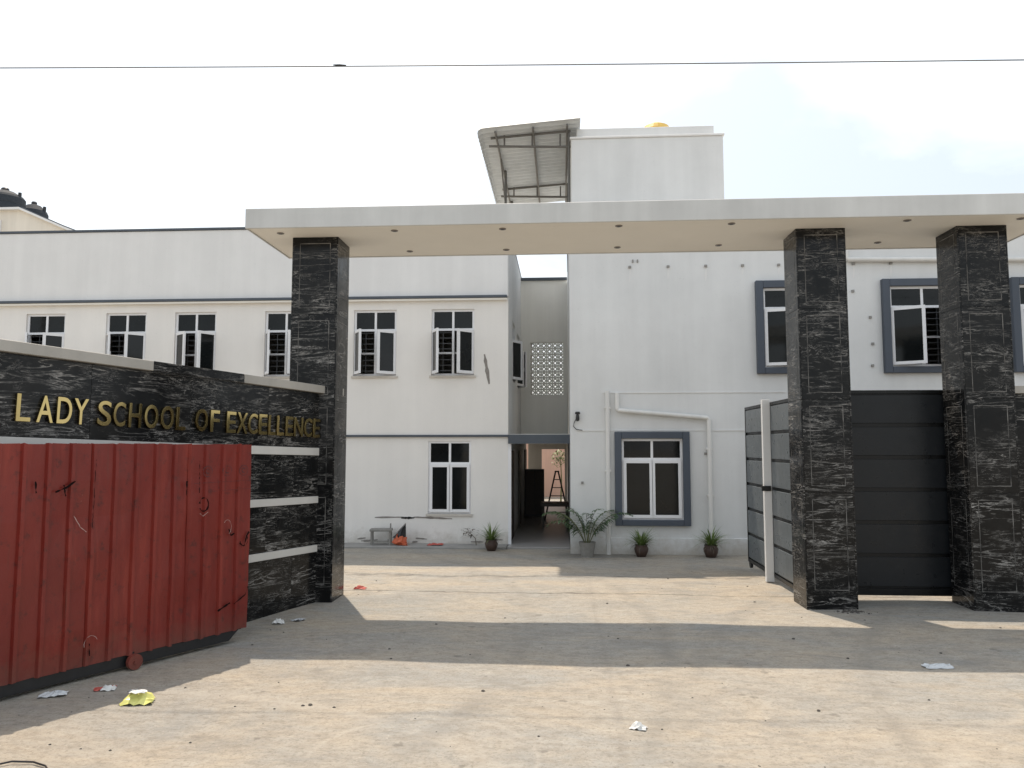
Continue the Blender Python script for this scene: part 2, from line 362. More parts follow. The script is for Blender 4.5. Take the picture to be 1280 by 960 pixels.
# side wall on the passage, back wall, floors, roof
sw = MB(); wall_xz(sw, WY+.22, 26, -.3, 7.16, [(18.75, 19.85, 3.72, 5.2), (20.75, 21.85, 3.72, 5.2)], -WX1, -WX1+.2)
sw.warp(lambda x, y, z: (-y, x, z)); W_(sw, 'side_wall', 'white_wall')
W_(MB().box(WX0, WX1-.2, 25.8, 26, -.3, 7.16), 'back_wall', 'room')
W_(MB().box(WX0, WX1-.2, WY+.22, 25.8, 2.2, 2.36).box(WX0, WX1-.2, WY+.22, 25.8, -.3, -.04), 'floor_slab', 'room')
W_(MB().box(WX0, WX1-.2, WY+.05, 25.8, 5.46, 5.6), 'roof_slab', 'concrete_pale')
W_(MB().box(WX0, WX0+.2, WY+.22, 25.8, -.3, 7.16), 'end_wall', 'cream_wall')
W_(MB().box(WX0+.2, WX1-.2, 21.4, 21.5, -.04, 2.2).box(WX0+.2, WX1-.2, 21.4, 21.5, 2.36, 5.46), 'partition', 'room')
W_(MB().box(WX0, WX1-.001, WY-.02, WY+.16, 5.50, 7.16), 'parapet', 'parapet', bev=.01)
W_(MB().box(WX0, WX1+.01, WY-.05, WY+.20, 7.16, 7.215).box(WX1-.2, WX1+.01, WY+.20, 26, 7.16, 7.215), 'coping', 'band', bev=.006)
W_(MB().box(WX0, WX1-.02, WY-.13, WY+.02, 5.455, 5.515), 'ledge', 'band', bev=.006)
W_(MB().box(WX0, WX1-.02, WY-.10, WY, 5.41, 5.452), 'drip_edge', 'soffit')
W_(MB().box(WX0, WX1+.0, WY-.06, WY+.003, 2.31, 2.36), 'floor_band', 'band', bev=.005)
oa = [(0, 0), (58, 42), (54, 44), (40, 58), (62, 50), (60, 38), (66, 44)]
for (a_, b_), (l_, r_) in zip(ups, oa):
    w = window(wing, (a_+8.5, WY-20, 3.8), b_-a_, 1.52, .46, l_, r_)
    MB().box(-.04, b_-a_+.04, -.035, .05, -.05, 0).build('sill', 'cream_wall', w)
w = window(wing, (-3.0+8.5, WY-20, .70), .97, 1.62, .50, 0, 0, inset=.03)
MB().box(-.04, 1.01, -.035, .05, -.05, 0).build('sill', 'cream_wall', w)
for yy, l_, r_ in ((18.75, 28, 12), (20.75, 20, 30)):   # casements in the side wall, opening over the passage
    window(wing, (WX1+8.5, yy-20, 3.82), 1.1, 1.48, .44, l_, r_, rz=R(90))
# plaster scars on the wall
def blob(pts, y, name, mat, conv):
    m = MB(); n = len(pts); m.v = [(p[0], y, p[1]) for p in pts] + [(p[0], y+.02, p[1]) for p in pts]
    m.f = [tuple(range(n))] + [(i, n+i, n+(i+1) % n, (i+1) % n) for i in range(n)]; m.mi = [0]*len(m.f); return conv(m, name, mat)
random.seed(4)
def ragged(top, wid, seg=9):                            # ragged sliver along a centre line
    l_, r_ = [], []
    for k in range(seg+1):
        t = k/seg; x = top[0][0] + (top[1][0]-top[0][0])*t; z = top[0][1] + (top[1][1]-top[0][1])*t
        ww = wid*(.35 + .65*math.sin(math.pi*min(1, max(0, t*.9+.08))))*random.uniform(.65, 1.15)
        dx, dz = top[1][0]-top[0][0], top[1][1]-top[0][1]; ln = math.hypot(dx, dz); nx, nz = -dz/ln, dx/ln
        l_.append((x+nx*ww, z+nz*ww)); r_.append((x-nx*ww*random.uniform(.7, 1), z-nz*ww*random.uniform(.7, 1)))
    return l_ + r_[::-1]
blob(ragged([(-1.74, 4.18), (-1.63, 3.5)], .045), WY-.005, 'plaster_scar', 'scar', W_)
blob(ragged([(-4.2, .51), (-3.5, .52)], .022), WY-.005, 'plaster_scar', 'scar', W_)
blob(ragged([(-3.6, .50), (-3.3, .505)], .03), WY-.007, 'plaster_hole', 'hole', W_)
blob(ragged([(-3.32, .52), (-2.45, .49)], .028), WY-.005, 'plaster_scar', 'scar', W_)
for k in range(9):
    x_ = random.uniform(-4.7, -1.4); z_ = random.uniform(-.03, .07)
    blob(ragged([(x_, z_), (x_+random.uniform(.08, .3), z_+random.uniform(-.02, .03))], .022, 6), WY-.004-.0006*k, 'plaster_scar', 'scar', W_)

# ------------------------------------------------------------------ link over the passage
lk = thing('passage_link', 'recessed beige link wall with breeze-block screen above the covered passage', 'building', (-.5, 23, -.1))
def K_(mb, name, mats, **k): mb.warp(lambda x, y, z: (x+.5, y-23, z+.1)); return mb.build(name, mats, lk, **k)
K_(wall_xz(MB(), WX1, .18, 2.38, 7.05, [(-.94, .07, 3.61, 5.19)], 22.7, 22.9), 'wall', 'beige_wall')
K_(MB().box(WX1, .18, 22.62, 22.98, 7.05, 7.13), 'coping', 'band')
K_(MB().box(WX1+.002, .178, 17.24, 29, 2.19, 2.38), 'passage_roof', 'concrete_pale')
K_(MB().box(WX1+.004, .176, 17.14, 17.24, 2.16, 2.36), 'fascia', 'band')
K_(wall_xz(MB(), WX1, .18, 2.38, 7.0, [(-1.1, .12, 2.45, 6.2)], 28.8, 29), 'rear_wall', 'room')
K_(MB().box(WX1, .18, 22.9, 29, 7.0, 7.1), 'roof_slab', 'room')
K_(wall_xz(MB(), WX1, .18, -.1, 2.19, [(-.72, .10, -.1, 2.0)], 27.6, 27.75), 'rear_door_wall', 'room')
for yy in (17.9, 21.2, 24.6): K_(MB().box(WX1+.003, WX1+.04, yy, yy+.9, -.06, 2.0), 'door_panel', 'wood')
K_(MB().box(WX1+.002, WX1+.07, 17.2, 17.28, -.06, 2.16), 'jamb', 'upvc')
sc = MB()                                               # pierced screen: frames with a ring and a cross in each block
nx_, nz_ = 6, 9; cw, ch = 1.01/nx_, 1.58/nz_
for i in range(nx_+1): x = -.94 + i*cw; sc.box(x-.02, x+.02, 22.72, 22.86, 3.61, 5.19)
for j in range(nz_+1): z = 3.61 + j*ch; sc.box(-.94, .07, 22.725, 22.855, z-.02, z+.02)
for i in range(nx_):
    for j in range(nz_):
        cx, cz = -.94+(i+.5)*cw, 3.61+(j+.5)*ch
        q = .062
        for (ax, az, bx_, bz) in ((-q, 0, 0, q), (0, q, q, 0), (q, 0, 0, -q), (0, -q, -q, 0)):
            sc.tube([(cx+ax, 22.79, cz+az), (cx+bx_, 22.79, cz+bz)], .020, 4)
scr = K_(sc, 'breeze_block_screen', 'beige_wall'); scr['kind'] = 'stuff'
tag(MB().box(-6, 5, 34, 34.25, -.3, 3.6).build('rear_wall', 'pink'), 'pinkish wall seen through the far end of the passage', 'wall')

# ------------------------------------------------------------------ right block
RY, RX0, RX1 = 16.1, .18, 11.5
rb = thing('school_block', 'white two-storey school block with slate-framed windows and a stair tower', 'building', (5, 20, -.1))
def B_(mb, name, mats, **k): mb.warp(lambda x, y, z: (x-5, y-20, z+.1)); return mb.build(name, mats, rb, **k)
rops = [(1.23, 2.48, .60, 2.26), (4.18, 5.50, 3.72, 5.38), (6.73, 8.05, 3.72, 5.38), (9.28, 10.6, 3.72, 5.38)]
B_(wall_xz(MB(), RX0, RX1, -.3, 6.95, rops, RY, RY+.22), 'front_wall', 'white_wall')
B_(MB().box(RX0, RX0+.2, RY+.22, 29, -.3, 6.95), 'side_wall', 'white_wall')
B_(MB().box(RX1-.2, RX1, RY+.22, 26, -.3, 6.95), 'end_wall', 'white_wall')
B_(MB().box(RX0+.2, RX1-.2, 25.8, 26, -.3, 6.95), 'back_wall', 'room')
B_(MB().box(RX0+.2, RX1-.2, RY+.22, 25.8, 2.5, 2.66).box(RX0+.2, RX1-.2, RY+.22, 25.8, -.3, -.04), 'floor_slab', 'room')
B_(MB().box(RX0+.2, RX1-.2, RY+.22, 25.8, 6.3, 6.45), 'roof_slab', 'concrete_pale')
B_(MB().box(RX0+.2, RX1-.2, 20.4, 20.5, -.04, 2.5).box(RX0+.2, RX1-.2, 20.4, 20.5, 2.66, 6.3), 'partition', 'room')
B_(MB().box(RX0-.02, RX1, RY-.04, RY+.26, 6.95, 7.02), 'coping', 'parapet', bev=.006)
B_(MB().box(RX0-.012, RX1, RY-.035, RY, -.3, .235), 'plinth', 'white_wall', bev=.008)
tw = MB().box(.25, 3.69, 17.2, 20.6, 6.5, 9.14); B_(tw, 'stair_tower', 'white_wall', bev=.01)
B_(MB().box(.22, 3.72, 17.17, 20.63, 9.14, 9.19), 'tower_coping', 'parapet', bev=.008)
B_(MB().box(.38, 3.52, 17.36, 20.45, 9.19, 9.45), 'tower_parapet', 'white_wall', bev=.01)
def surround(x0, x1, z0, z1, ins):
    m = MB(); a_, b_, c_, d_ = ins
    m.box(x0, a_, RY-.11, RY+.03, z0, z1).box(b_, x1, RY-.11, RY+.03, z0, z1).box(a_, b_, RY-.108, RY+.03, z0, c_).box(a_, b_, RY-.108, RY+.03, d_, z1)
    return B_(m, 'window_surround', 'slate', bev=.008)
for (o_, (l_, r_)) in zip(rops, ((0, 0), (16, 30), (30, 42), (22, 30))):
    e = .14 if o_[2] < 1 else .15
    surround(o_[0]-e, o_[1]+e, o_[2]-e+.02, o_[3]+e, o_)
    window(rb, (o_[0]-5, RY-.02-20, o_[2]+.1), o_[1]-o_[0], o_[3]-o_[2], .42, l_, r_, inset=0.0)
# grooved lines, pipes and clamps on the wall
B_(MB().box(.86, 4.6, RY-.014, RY, 3.205, 3.225), 'plaster_line', 'parapet'); B_(MB().box(.32, RX1, RY-.014, RY, 2.42, 2.44), 'plaster_line', 'parapet')
def pipe(pts, r=.045):
    m = MB()
    m.tube(pts, r, 12); o = B_(m, 'drain_pipe', 'pipe'); return o
py_ = RY - .07
pipe([(.95, py_, -.1), (.95, py_, 3.25)]); pipe([(1.15, py_, 3.2), (1.15, py_, 2.88), (1.17, py_, 2.845), (2.99, py_, 2.685), (3.02, py_, 2.65), (3.02, py_, .25)])
pipe([(5.88, py_, 6.2), (5.88, py_, 5.98), (5.92, py_, 5.95), (11.3, py_, 5.87)], .05)
for (x, z) in ((.95, 2.9), (.95, 1.6), (.95, .5), (3.02, 2.05), (3.02, 1.1), (1.45, 2.82), (2.1, 2.765), (2.75, 2.705), (6.7, 5.94), (7.5, 5.93), (8.6, 5.91)):
    B_(MB().box(x-.065, x+.065, RY-.10, RY, z-.02, z+.02), 'pipe_clamp', 'pipe')
for x in (1.45, 2.25, 3.03, 3.79, 4.53, 5.3, 6.05, 6.8):  # row of empty clamps left on the wall, with a rust run below
    B_(MB().box(x-.028, x+.028, RY-.04, RY, 5.85, 5.895), 'empty_clamp', 'concrete')
    blob(ragged([(x+.01, 5.85), (x-.005, 5.85-random.uniform(.1, .3))], .022, 6), RY-.004, 'rust_run', 'parapet', B_)
B_(MB().box(1.5, 1.53, RY-.03, RY, 5.97, 6.03).box(1.6, 1.63, RY-.03, RY, 5.97, 6.03), 'wall_hook', 'concrete')
for (x, z) in ((.42, 1.35), (6.35, 4.75), (6.38, 4.2), (6.36, 3.75), (2.95, 1.95), (6.02, 5.3)):
    B_(MB().box(x-.025, x+.025, RY-.03, RY, z-.025, z+.025), 'wall_bracket', 'concrete')

# ------------------------------------------------------------------ roof shelter beside the stair tower
sh = thing('roof_shelter', 'corrugated metal lean-to roof on steel tubes beside the stair tower', 'shelter', (-.8, 19, 5.6))
def S_(mb, name, mats, **k): mb.warp(lambda x, y, z: (x+.8, y-19, z-5.6)); return mb.build(name, mats, sh, **k)
rs = MB(); n_ = 150; y0_, y1_ = 16.9, 22.6
prof = [(.46, 9.50), (-.3, 9.44), (-1.0, 9.385), (-1.66, 9.33), (-1.79, 9.315), (-1.86, 9.27), (-1.88, 9.20)]
for j in range(n_+1):
    y = y0_ + (y1_-y0_)*j/n_; dz = .04*math.sin(2*math.pi*j/6.)
    for (x, z) in prof: rs.v.append((x, y, z+dz))
K = len(prof)
for j in range(n_):
    for i in range(K-1): rs.f.append((j*K+i, j*K+i+1, (j+1)*K+i+1, (j+1)*K+i)); rs.mi.append(0)
ro = S_(rs, 'roof_sheet', 'roof_sheet'); mo = ro.modifiers.new('thick', 'SOLIDIFY'); mo.thickness = .012
for yy in (17.35, 20.95):                               # trusses across
    t = MB().tube([(-1.62, yy, 9.27), (.24, yy, 9.40)], .03).tube([(-1.66, yy, 9.08), (.24, yy, 9.02)], .03)
    for x in (-1.3, -.65, 0.): t.tube([(x, yy, 9.05), (x, yy, 9.33)], .02)
    S_(t, 'truss', 'steel')
for x, z in ((-1.48, 9.26), (-.62, 9.34), (.16, 9.385)): S_(MB().tube([(x, 16.95, z), (x, 22.5, z)], .026), 'purlin', 'steel')
for (x, yy) in ((-1.43, 19.5), (-1.42, 22.0)):
    S_(MB().tube([(x, yy, 5.58), (x, yy, 9.28)], .035), 'post', 'steel')
for yy in (17.35, 20.95): S_(MB().tube([(.20, yy, 6.9), (.20, yy, 9.36)], .03), 'post', 'steel')
S_(MB().tube([(-1.43, 19.5, 8.35), (-1.48, 18.6, 9.24)], .02), 'brace', 'steel')

tk = thing('water_tank', 'small yellow domed water tank on top of the stair tower', 'water tank', (2.31, 18.15, 9.44))
MB().lathe([(.34, 0), (.36, .05), (.36, .22), (.30, .32), (.17, .39), (.08, .41)], 20).build('body', 'yellow', tk, smooth=False)
MB().lathe([(.08, .38), (.08, .43), (.04, .45)], 14).build('lid', 'yellow', tk)

# ------------------------------------------------------------------ neighbouring house and its tanks
fh = thing('neighbour_house', 'cream house with a sloping roof edge beyond the school wing', 'house', (-20, 28, 0))
MB().prism([(-6, -.3), (6, -.3), (6, 8.4), (2.22, 9.88), (.52, 10.62), (-6, 10.62)], -2, 6).build('wall', 'far_cream', fh)
MB().prism([(6.1, 8.36), (6.1, 8.44), (2.22, 9.96), (.52, 10.70), (-6, 10.70), (-6, 10.62), (.52, 10.62), (2.22, 9.88)], -2.15, 6).build('roof_edge', 'parapet', fh)
MB().prism([(6.12, 8.44), (6.12, 8.48), (2.22, 10.0), (.62, 10.70), (.52, 10.70), (2.22, 9.96)], -2.14, -1.9).build('roof_trim', 'band', fh)
MB().prism([(-1.7, 9.9), (-.2, 9.9), (-.2, 10.32), (-1.7, 10.32)], .2, 2.4).build('tank_stand', 'concrete', fh)
MB().box(-3.6, -.2, -2.06, -2, 9.2, 10.25).build('window', 'parapet', fh)
def wtank(x, y, z, r, h, lab, sc=1.):
    t = thing('water_tank', lab, 'water tank', (x, y, z))
    MB().lathe([(r*.96, 0), (r, .04), (r, h*.2), (r*.97, h*.24), (r, h*.28), (r, h*.48), (r*.97, h*.52), (r, h*.56), (r, h*.74), (r*.9, h*.82), (r*.5, h*.97), (r*.26, h)], 24).build('body', 'tank', t)
    MB().lathe([(r*.2, h-.02), (r*.2, h+.09), (r*.15, h+.13)], 14).build('lid', 'black_plastic', t)
    MB().tube([(r*.86, 0, h*.72), (r*.86, 0, h*.94)], .06, 8).build('inlet', 'black_plastic', t)
wtank(-21.22, 27.4, 10.68, .70, 1.15, 'large black water tank on the flat top of the neighbouring house')
wtank(-21.2, 29.0, 10.31, .52, 1.5, 'smaller black water tank beside the slope of the neighbouring roof')

# ------------------------------------------------------------------ entrance gateway
gw = thing('entrance_gateway', 'flat concrete canopy on three black marble pillars over the school entrance', 'gateway', (0, 10.6, 0))
def G_(mb, name, mats, parent=None, **k): mb.warp(lambda x, y, z: (x, y-10.6, z)); return mb.build(name, mats, parent or gw, **k)
GX0, GX1, GY0, GY1, GZ0, GZ1 = -4.22, 6.39, 9.83, 11.5, 5.02, 5.28
G_(MB().box(GX0+.025, GX1-.025, GY0+.025, GY1-.025, GZ0, GZ1-.03), 'soffit', 'soffit')
fa = MB().box(GX0, GX1, GY0, GY0+.024, GZ0-.012, GZ1).box(GX0, GX1, GY1-.024, GY1, GZ0-.012, GZ1)
fa.box(GX0, GX0+.024, GY0+.024, GY1-.024, GZ0-.012, GZ1).box(GX1-.024, GX1, GY0+.024, GY1-.024, GZ0-.012, GZ1).box(GX0+.024, GX1-.024, GY0+.024, GY1-.024, GZ1-.03, GZ1-.001)
G_(fa, 'fascia', 'fascia', bev=.006)
for x, y in ((-3.84, 10.12), (-2.25, 10.09), (-2.26, 11.2), (-.78, 10.1), (-.81, 11.2), (.77, 10.06), (.83, 11.17), (2.24, 10.05), (2.29, 11.14), (4.48, 10.05), (4.54, 11.14), (5.9, 10.06)):
    m = MB().lathe([(.036, -.012), (.048, -.009), (.048, .004)], 16, (x, y, GZ0)); dl = G_(m, 'downlight', 'lamp')
    m = MB().lathe([(.026, -.0145), (.027, -.011)], 12, (x, y, GZ0)); G_(m, 'diffuser', 'black_plastic', dl)
def slab(w, h):                                         # marble slab with a pale routed frame, local x across, y outwards negative
    m = MB().box(0, w, -.02, 0, 0, h); e, t = .085, .009
    if h > .5:
        for (a_, b_, c_, d_) in ((e, w-e, e, e+t), (e, w-e, h-e-t, h-e), (e, e+t, e+t, h-e-t), (w-e-t, w-e, e+t, h-e-t)):
            m.box(a_, b_, -.0212, -.019, c_, d_, 1)
    return m.mesh('stone_slab', ['marble', 'groove'])
courses = [(0, .16), (.16, 1.50), (1.50, 2.72), (2.72, 3.93), (3.93, 5.02)]
cache = {}
PIL = ((-3.75, -3.10), (3.15, 3.80), (5.24, 5.88)); PY0, PY1 = 10.35, 10.92
for (xa, xb) in PIL:
    p = G_(MB().box(xa+.02, xb-.02, PY0+.02, PY1-.02, -.1, 5.02), 'pillar', 'core')
    w_, d_ = round(xb-xa-.04, 3), round(PY1-PY0, 3)
    for (za, zb) in courses:
        for side in range(4):
            wd = w_ if side in (0, 2) else d_
            key = (wd, za)
            if key not in cache: cache[key] = slab(wd-.003, zb-za-(.003 if za else -.06))
            zz = za if za else -.06
            lo, rz = {0: ((xa+.0215, PY0+.02, zz), 0), 2: ((xb-.0215, PY1-.02, zz), math.pi),
                      1: ((xb-.02, PY0+.0015, zz), math.pi/2), 3: ((xa+.02, PY1-.0015, zz), -math.pi/2)}[side]
            link('stone_slab', cache[key], p, (lo[0], lo[1]-10.6, lo[2]), rz, .0025)

# ------------------------------------------------------------------ sign wall
ang = math.atan2(1, .42)
sg = thing('sign_wall', 'black marble boundary wall with pale bands and gold letters LADY SCHOOL OF EXCELLENCE', 'wall', (-3.22, 10.6, 0), ang)
tilt = lambda x, y, z: (x, y, z - .026*x*min(1, max(0, z/2)))
def N_(mb, name, mats, **k): mb.warp(tilt); return mb.build(name, mats, sg, **k)
S0, S1 = -.12, -7.0
N_(MB().box(S1, S0, .02, .26, -.15, 2.80), 'core', 'core')
rows = [(-.08, .14), (.14, .675), (.775, 1.325), (1.425, 1.965), (2.075, 2.815)]
for r_i, (za, zb) in enumerate(rows):
    x = S0; k = 0
    wds = (.62, 1.18, 1.22, 1.2, 1.2, 1.2, 1.2) if r_i % 2 else (1.1, 1.2, 1.2, 1.2, 1.2, 1.2)
    for wd in wds:
        xn = max(S1, x - wd)
        if xn < x - .01: N_(MB().box(xn+.0015, x-.0015, 0, .02, za+.0015, zb-.0015), 'stone_slab', 'marble', bev=.002)
        x = xn
for (za, zb) in ((.675, .775), (1.325, 1.425), (1.965, 2.075)):
    for (xa, xb) in ((-2.1, -.25), (-4.5, -2.103), (S1, -4.503)): N_(MB().box(xa, xb, -.012, .02, za+.004, zb-.004), 'stone_band', 'silver', bev=.003)
cps = [(-.02, -1.70, 'coping'), (-1.703, -2.97, 'marble'), (-2.973, -4.6, 'coping'), (-4.603, -7.0, 'coping')]
for (xb, xa, m_) in cps: N_(MB().box(xa, xb + (.19 if xb > -.1 else 0), -.07, .30, 2.82, 2.925), 'coping_stone', m_, bev=.005)
# gold letters, each its own casting; spans are distances along the wall from the pillar
LET = [('L', 4.355, 4.225), ('A', 4.17, 4.015), ('D', 3.98, 3.835), ('Y', 3.815, 3.67), ('S', 3.567, 3.42), ('C', 3.395, 3.26), ('H', 3.22, 3.075), ('O', 3.035, 2.87), ('O', 2.835, 2.67), ('L', 2.635, 2.51),
       ('O', 2.373, 2.205), ('F', 2.165, 2.035), ('E', 1.925, 1.785), ('X', 1.765, 1.60), ('C', 1.585, 1.435), ('E', 1.41, 1.275), ('L', 1.25, 1.125), ('L', 1.10, .975), ('E', .945, .815), ('N', .785, .62), ('C', .595, .445), ('E', .42, .285)]
lcache = {}
for ch, sa, sb in LET:
    if ch not in lcache:
        cu = bpy.data.curves.new('letter', 'FONT'); cu.body = ch; cu.size = 1; cu.extrude = .03; cu.offset = .006; cu.bevel_depth = .004; cu.resolution_u = 5
        tmp = bpy.data.objects.new('letter', cu); col.objects.link(tmp); bpy.context.view_layer.update()
        me = bpy.data.meshes.new_from_object(tmp.evaluated_get(bpy.context.evaluated_depsgraph_get()))
        bpy.data.objects.remove(tmp, do_unlink=True)
        vx = [v.co.x for v in me.vertices]; vy = [v.co.y for v in me.vertices]; x0, x1, y0, y1 = min(vx), max(vx), min(vy), max(vy)
        for v in me.vertices:
            v.co = ((v.co.x-x0)/(x1-x0), -v.co.z, (v.co.y-y0)/(y1-y0))
        me.materials.clear(); me.materials.append(M['gold']); me.name = 'letter'; lcache[ch] = me
    o = link('letter', lcache[ch], sg, (-sa, -.022, 2.215 + .026*(sa+sb)/2)); o.scale = (sa-sb, .4, .25)
    o.rotation_euler = (R(random.uniform(-.5, .5)), R(1.5 + random.uniform(-.4, .4)), R(random.uniform(-.8, .8)))

# boundary wall to the right of the gateway
bw = thing('boundary_wall', 'black marble boundary wall with pale coping right of the wicket gate', 'wall', (8.4, 10.7, 0))
MB().box(-2.5, 3.5, -.08, .16, -.1, 2.80).build('core', 'core', bw)
for i in range(5):
    for za, zb in ((-.08, .16), (.16, 1.5), (1.5, 2.80)):
        MB().box(-2.5+i*1.2+.0015, -1.3+i*1.2-.0015, -.10, -.08, za+.0015, zb-.0015).build('stone_slab', 'marble', bw, bev=.002)
for i in range(5): MB().box(-2.5+i*1.2+.001, -1.3+i*1.2-.001, -.15, .2, 2.80, 2.90).build('coping_stone', 'coping', bw, bev=.005)

# ------------------------------------------------------------------ gates
def gate_panels(root, length, zs, y, thick, mat, name='panel', x0=0., axis_len=None):
    for za, zb in zip(zs[:-1], zs[1:]):
        MB().box(x0+.012, x0+length-.012, y-thick/2, y+thick/2, za+.026, zb-.026).build(name, mat, root, bev=.004)
wk = thing('wicket_gate', 'closed dark grey panelled gate between two marble pillars', 'gate', (3.76, 11.0, 0))
WL = 1.62; zs = [.17 + .445*i for i in range(7)]
MB().box(0, .04, -.03, .03, .075, 2.88).box(WL-.04, WL, -.03, .03, .075, 2.88).box(.04, WL-.04, -.029, .029, .075, .17).box(.04, WL-.04, -.029, .029, 2.83, 2.88).box(.04, WL-.04, -.008, .008, .17, 2.83).build('frame', 'gate_frame', wk, bev=.003)
gate_panels(wk, WL-.08, zs, -.008, .03, 'gate', x0=.04)
for z in (.5, 1.5, 2.5): MB().tube([(WL-.0, 0, z-.06), (WL-.0, 0, z+.06)], .018, 8).build('hinge', 'gate_frame', wk)

gl = thing('gate_leaf', 'tall grey panelled gate leaf swung open into the yard, with a white post', 'gate', (3.33, 10.95, -.02), R(90))
GLn = 3.18; zs = [.14 + .44*i for i in range(7)]
MB().box(0, .05, -.03, .03, .08, 2.82).box(GLn-.05, GLn, -.03, .03, .08, 2.82).box(.05, GLn-.05, -.029, .029, .08, .14).box(.05, GLn-.05, -.029, .029, 2.77, 2.82).box(.05, GLn-.05, -.008, .008, .14, 2.77).build('frame', 'gate_frame', gl, bev=.003)
gate_panels(gl, 1.48, zs, .012, .032, 'gate_sunlit', x0=.05); gate_panels(gl, 1.56, zs, .012, .032, 'gate_sunlit', x0=1.57)
MB().box(1.48, 1.56, .03, .15, .01, 2.86).build('post', 'gate_white', gl, bev=.004)
MB().box(1.455, 1.49, .05, .19, 1.42, 1.5).build('latch', 'black_iron', gl, bev=.003)
for x in (.1, GLn-.1): MB().tube([(x, -.02, .05), (x, .02, .05)], .07, 14).build('wheel', 'black_iron', gl)

# red corrugated sliding gate; local x runs from its far end (0) towards the left edge of the view
rgA, rgB = Vector((-3.45, 8.42, 0)), Vector((-4.64, 6.25, 0)); e_ = (rgA - rgB).normalized()
rg = thing('sliding_gate', 'red corrugated sheet sliding gate on wheels in front of the lettered wall', 'gate', rgA, math.atan2(e_.y, e_.x))
def sheet(xa, xb, y, zt, zb, seed):
    rr = random.Random(seed); pts = []; x = xb; pitch = .205
    while x > xa + 1e-4:
        for dx, dy in ((0, 0), (.140, 0), (.153, -.028), (.184, -.028), (.197, 0)):
            if x - dx > xa: pts.append((x-dx, dy))
        x -= pitch
    pts.append((xa, 0)); m = MB(); nz = 7
    for j in range(nz):
        for (px, py) in pts:
            z = zb + (zt-zb)*j/(nz-1)
            wv = .006*math.sin(px*7+seed) * math.sin(z*3.1+seed) + .004*math.sin(z*9+px*3)
            m.v.append((px, y+py+wv, z + (rr.uniform(-.006, .006) if j in (0, nz-1) else 0)))
    K = len(pts)
    for j in range(nz-1):
        for i in range(K-1): m.f.append((j*K+i+1, j*K+i, (j+1)*K+i, (j+1)*K+i+1)); m.mi.append(0)
    o = m.build('sheet', 'red', rg); md = o.modifiers.new('thick', 'SOLIDIFY'); md.thickness = .004; return o
for k, (xa, xb, yy) in enumerate(((-.83, -.045, -.035), (-1.86, -.81, -.030), (-2.88, -1.83, -.036), (-3.9, -2.85, -.031), (-4.6, -3.87, -.036))):
    sheet(xa, xb, yy, 2.125, .135, k+1)
MB().box(-4.6, -.08, .0, .05, 2.0, 2.06).box(-4.6, -.08, .0, .05, 1.1, 1.15).box(-.14, -.09, .002, .048, .12, 2.0).box(-1.75, -1.7, .002, .048, .12, 2.0).box(-3.45, -3.4, .002, .048, .12, 2.0).build('frame', 'black_iron', rg)
MB().prism([(-4.6, .03), (-.26, .03), (-.12, .14), (-4.6, .14)], -.02, .06).build('bottom_rail', 'black_iron', rg, bev=.004)
for x in (-1.36, -3.8):
    wh = MB(); wh.tube([(x, -.10, .075), (x, -.055, .075)], .072, 18).tube([(x, -.112, .075), (x, -.03, .075)], .022, 10)
    w = wh.build('wheel', 'red', rg)
    MB().box(x-.012, x+.012, -.05, -.02, .075, .16).build('fork', 'black_iron', w)
def mark(pts, r, mat, name):                            # paint on the sheet: a ribbon following its surface
    m = MB(); y = -.0685; fine = [pts[0]]
    for (p, q) in zip(pts[:-1], pts[1:]):               # uneven, broken stroke
        n_s = max(1, int(math.hypot(q[0]-p[0], q[1]-p[1])/.022))
        fine += [(p[0]+(q[0]-p[0])*k/n_s + random.uniform(-.003, .003), p[1]+(q[1]-p[1])*k/n_s) for k in range(1, n_s+1)]
    r *= .75; wl = r*random.uniform(.4, 1.)
    for (p, q) in zip(fine[:-1], fine[1:]):
        d = Vector((q[0]-p[0], q[1]-p[1])); wn_ = r*random.choice((.12, .5, .8, 1.05))
        if d.length > 1e-6:
            n = Vector((-d.y, d.x)).normalized()
            m.quad([(p[0]-n.x*wl, y, p[1]-n.y*wl), (q[0]-n.x*wn_, y, q[1]-n.y*wn_), (q[0]+n.x*wn_, y, q[1]+n.y*wn_), (p[0]+n.x*wl, y, p[1]+n.y*wl)])
        wl = wn_
    if not m.f: m.quad([(pts[0][0], y, pts[0][1]), (pts[0][0]+.01, y, pts[0][1]), (pts[0][0]+.01, y, pts[0][1]+.01), (pts[0][0], y, pts[0][1]+.01)])
    return m.build(name, mat, rg)
arc = lambda cx, cz, rx, rz_, a0, a1, n=14: [(cx+rx*math.cos(R(a0+(a1-a0)*k/n)), cz+rz_*math.sin(R(a0+(a1-a0)*k/n))) for k in range(n+1)]
for cx in (-.62, -.38, -.17):
    mark(arc(cx, 1.84, .055, .055, 0, 360, 18), .008, 'faded', 'round_stamp'); mark(arc(cx, 1.84, .022, .025, 20, 320, 8), .011, 'faded', 'round_stamp')
mark([(-.78, 1.72), (-.08, 1.73)], .004, 'faded', 'stamp_line'); mark([(-.6, 1.63), (-.08, 1.64)], .004, 'faded', 'stamp_line')
mark([(-.72, 1.95), (-.715, 1.62)], .006, 'mark', 'spray_mark'); mark([(-.86, 1.75), (-.865, 1.60)], .012, 'mark', 'spray_mark')
mark(arc(-.655, 1.50, .055, .07, -150, 170), .016, 'mark', 'spray_mark'); mark([(-.70, 1.41), (-.66, 1.38), (-.6, 1.42)], .004, 'scratch', 'scratch')
mark(arc(-.36, 1.24, .05, .08, 140, -60, 9), .004, 'scratch', 'scratch'); mark([(-.34, 1.22), (-.31, 1.15), (-.27, 1.17)], .012, 'mark', 'spray_mark')
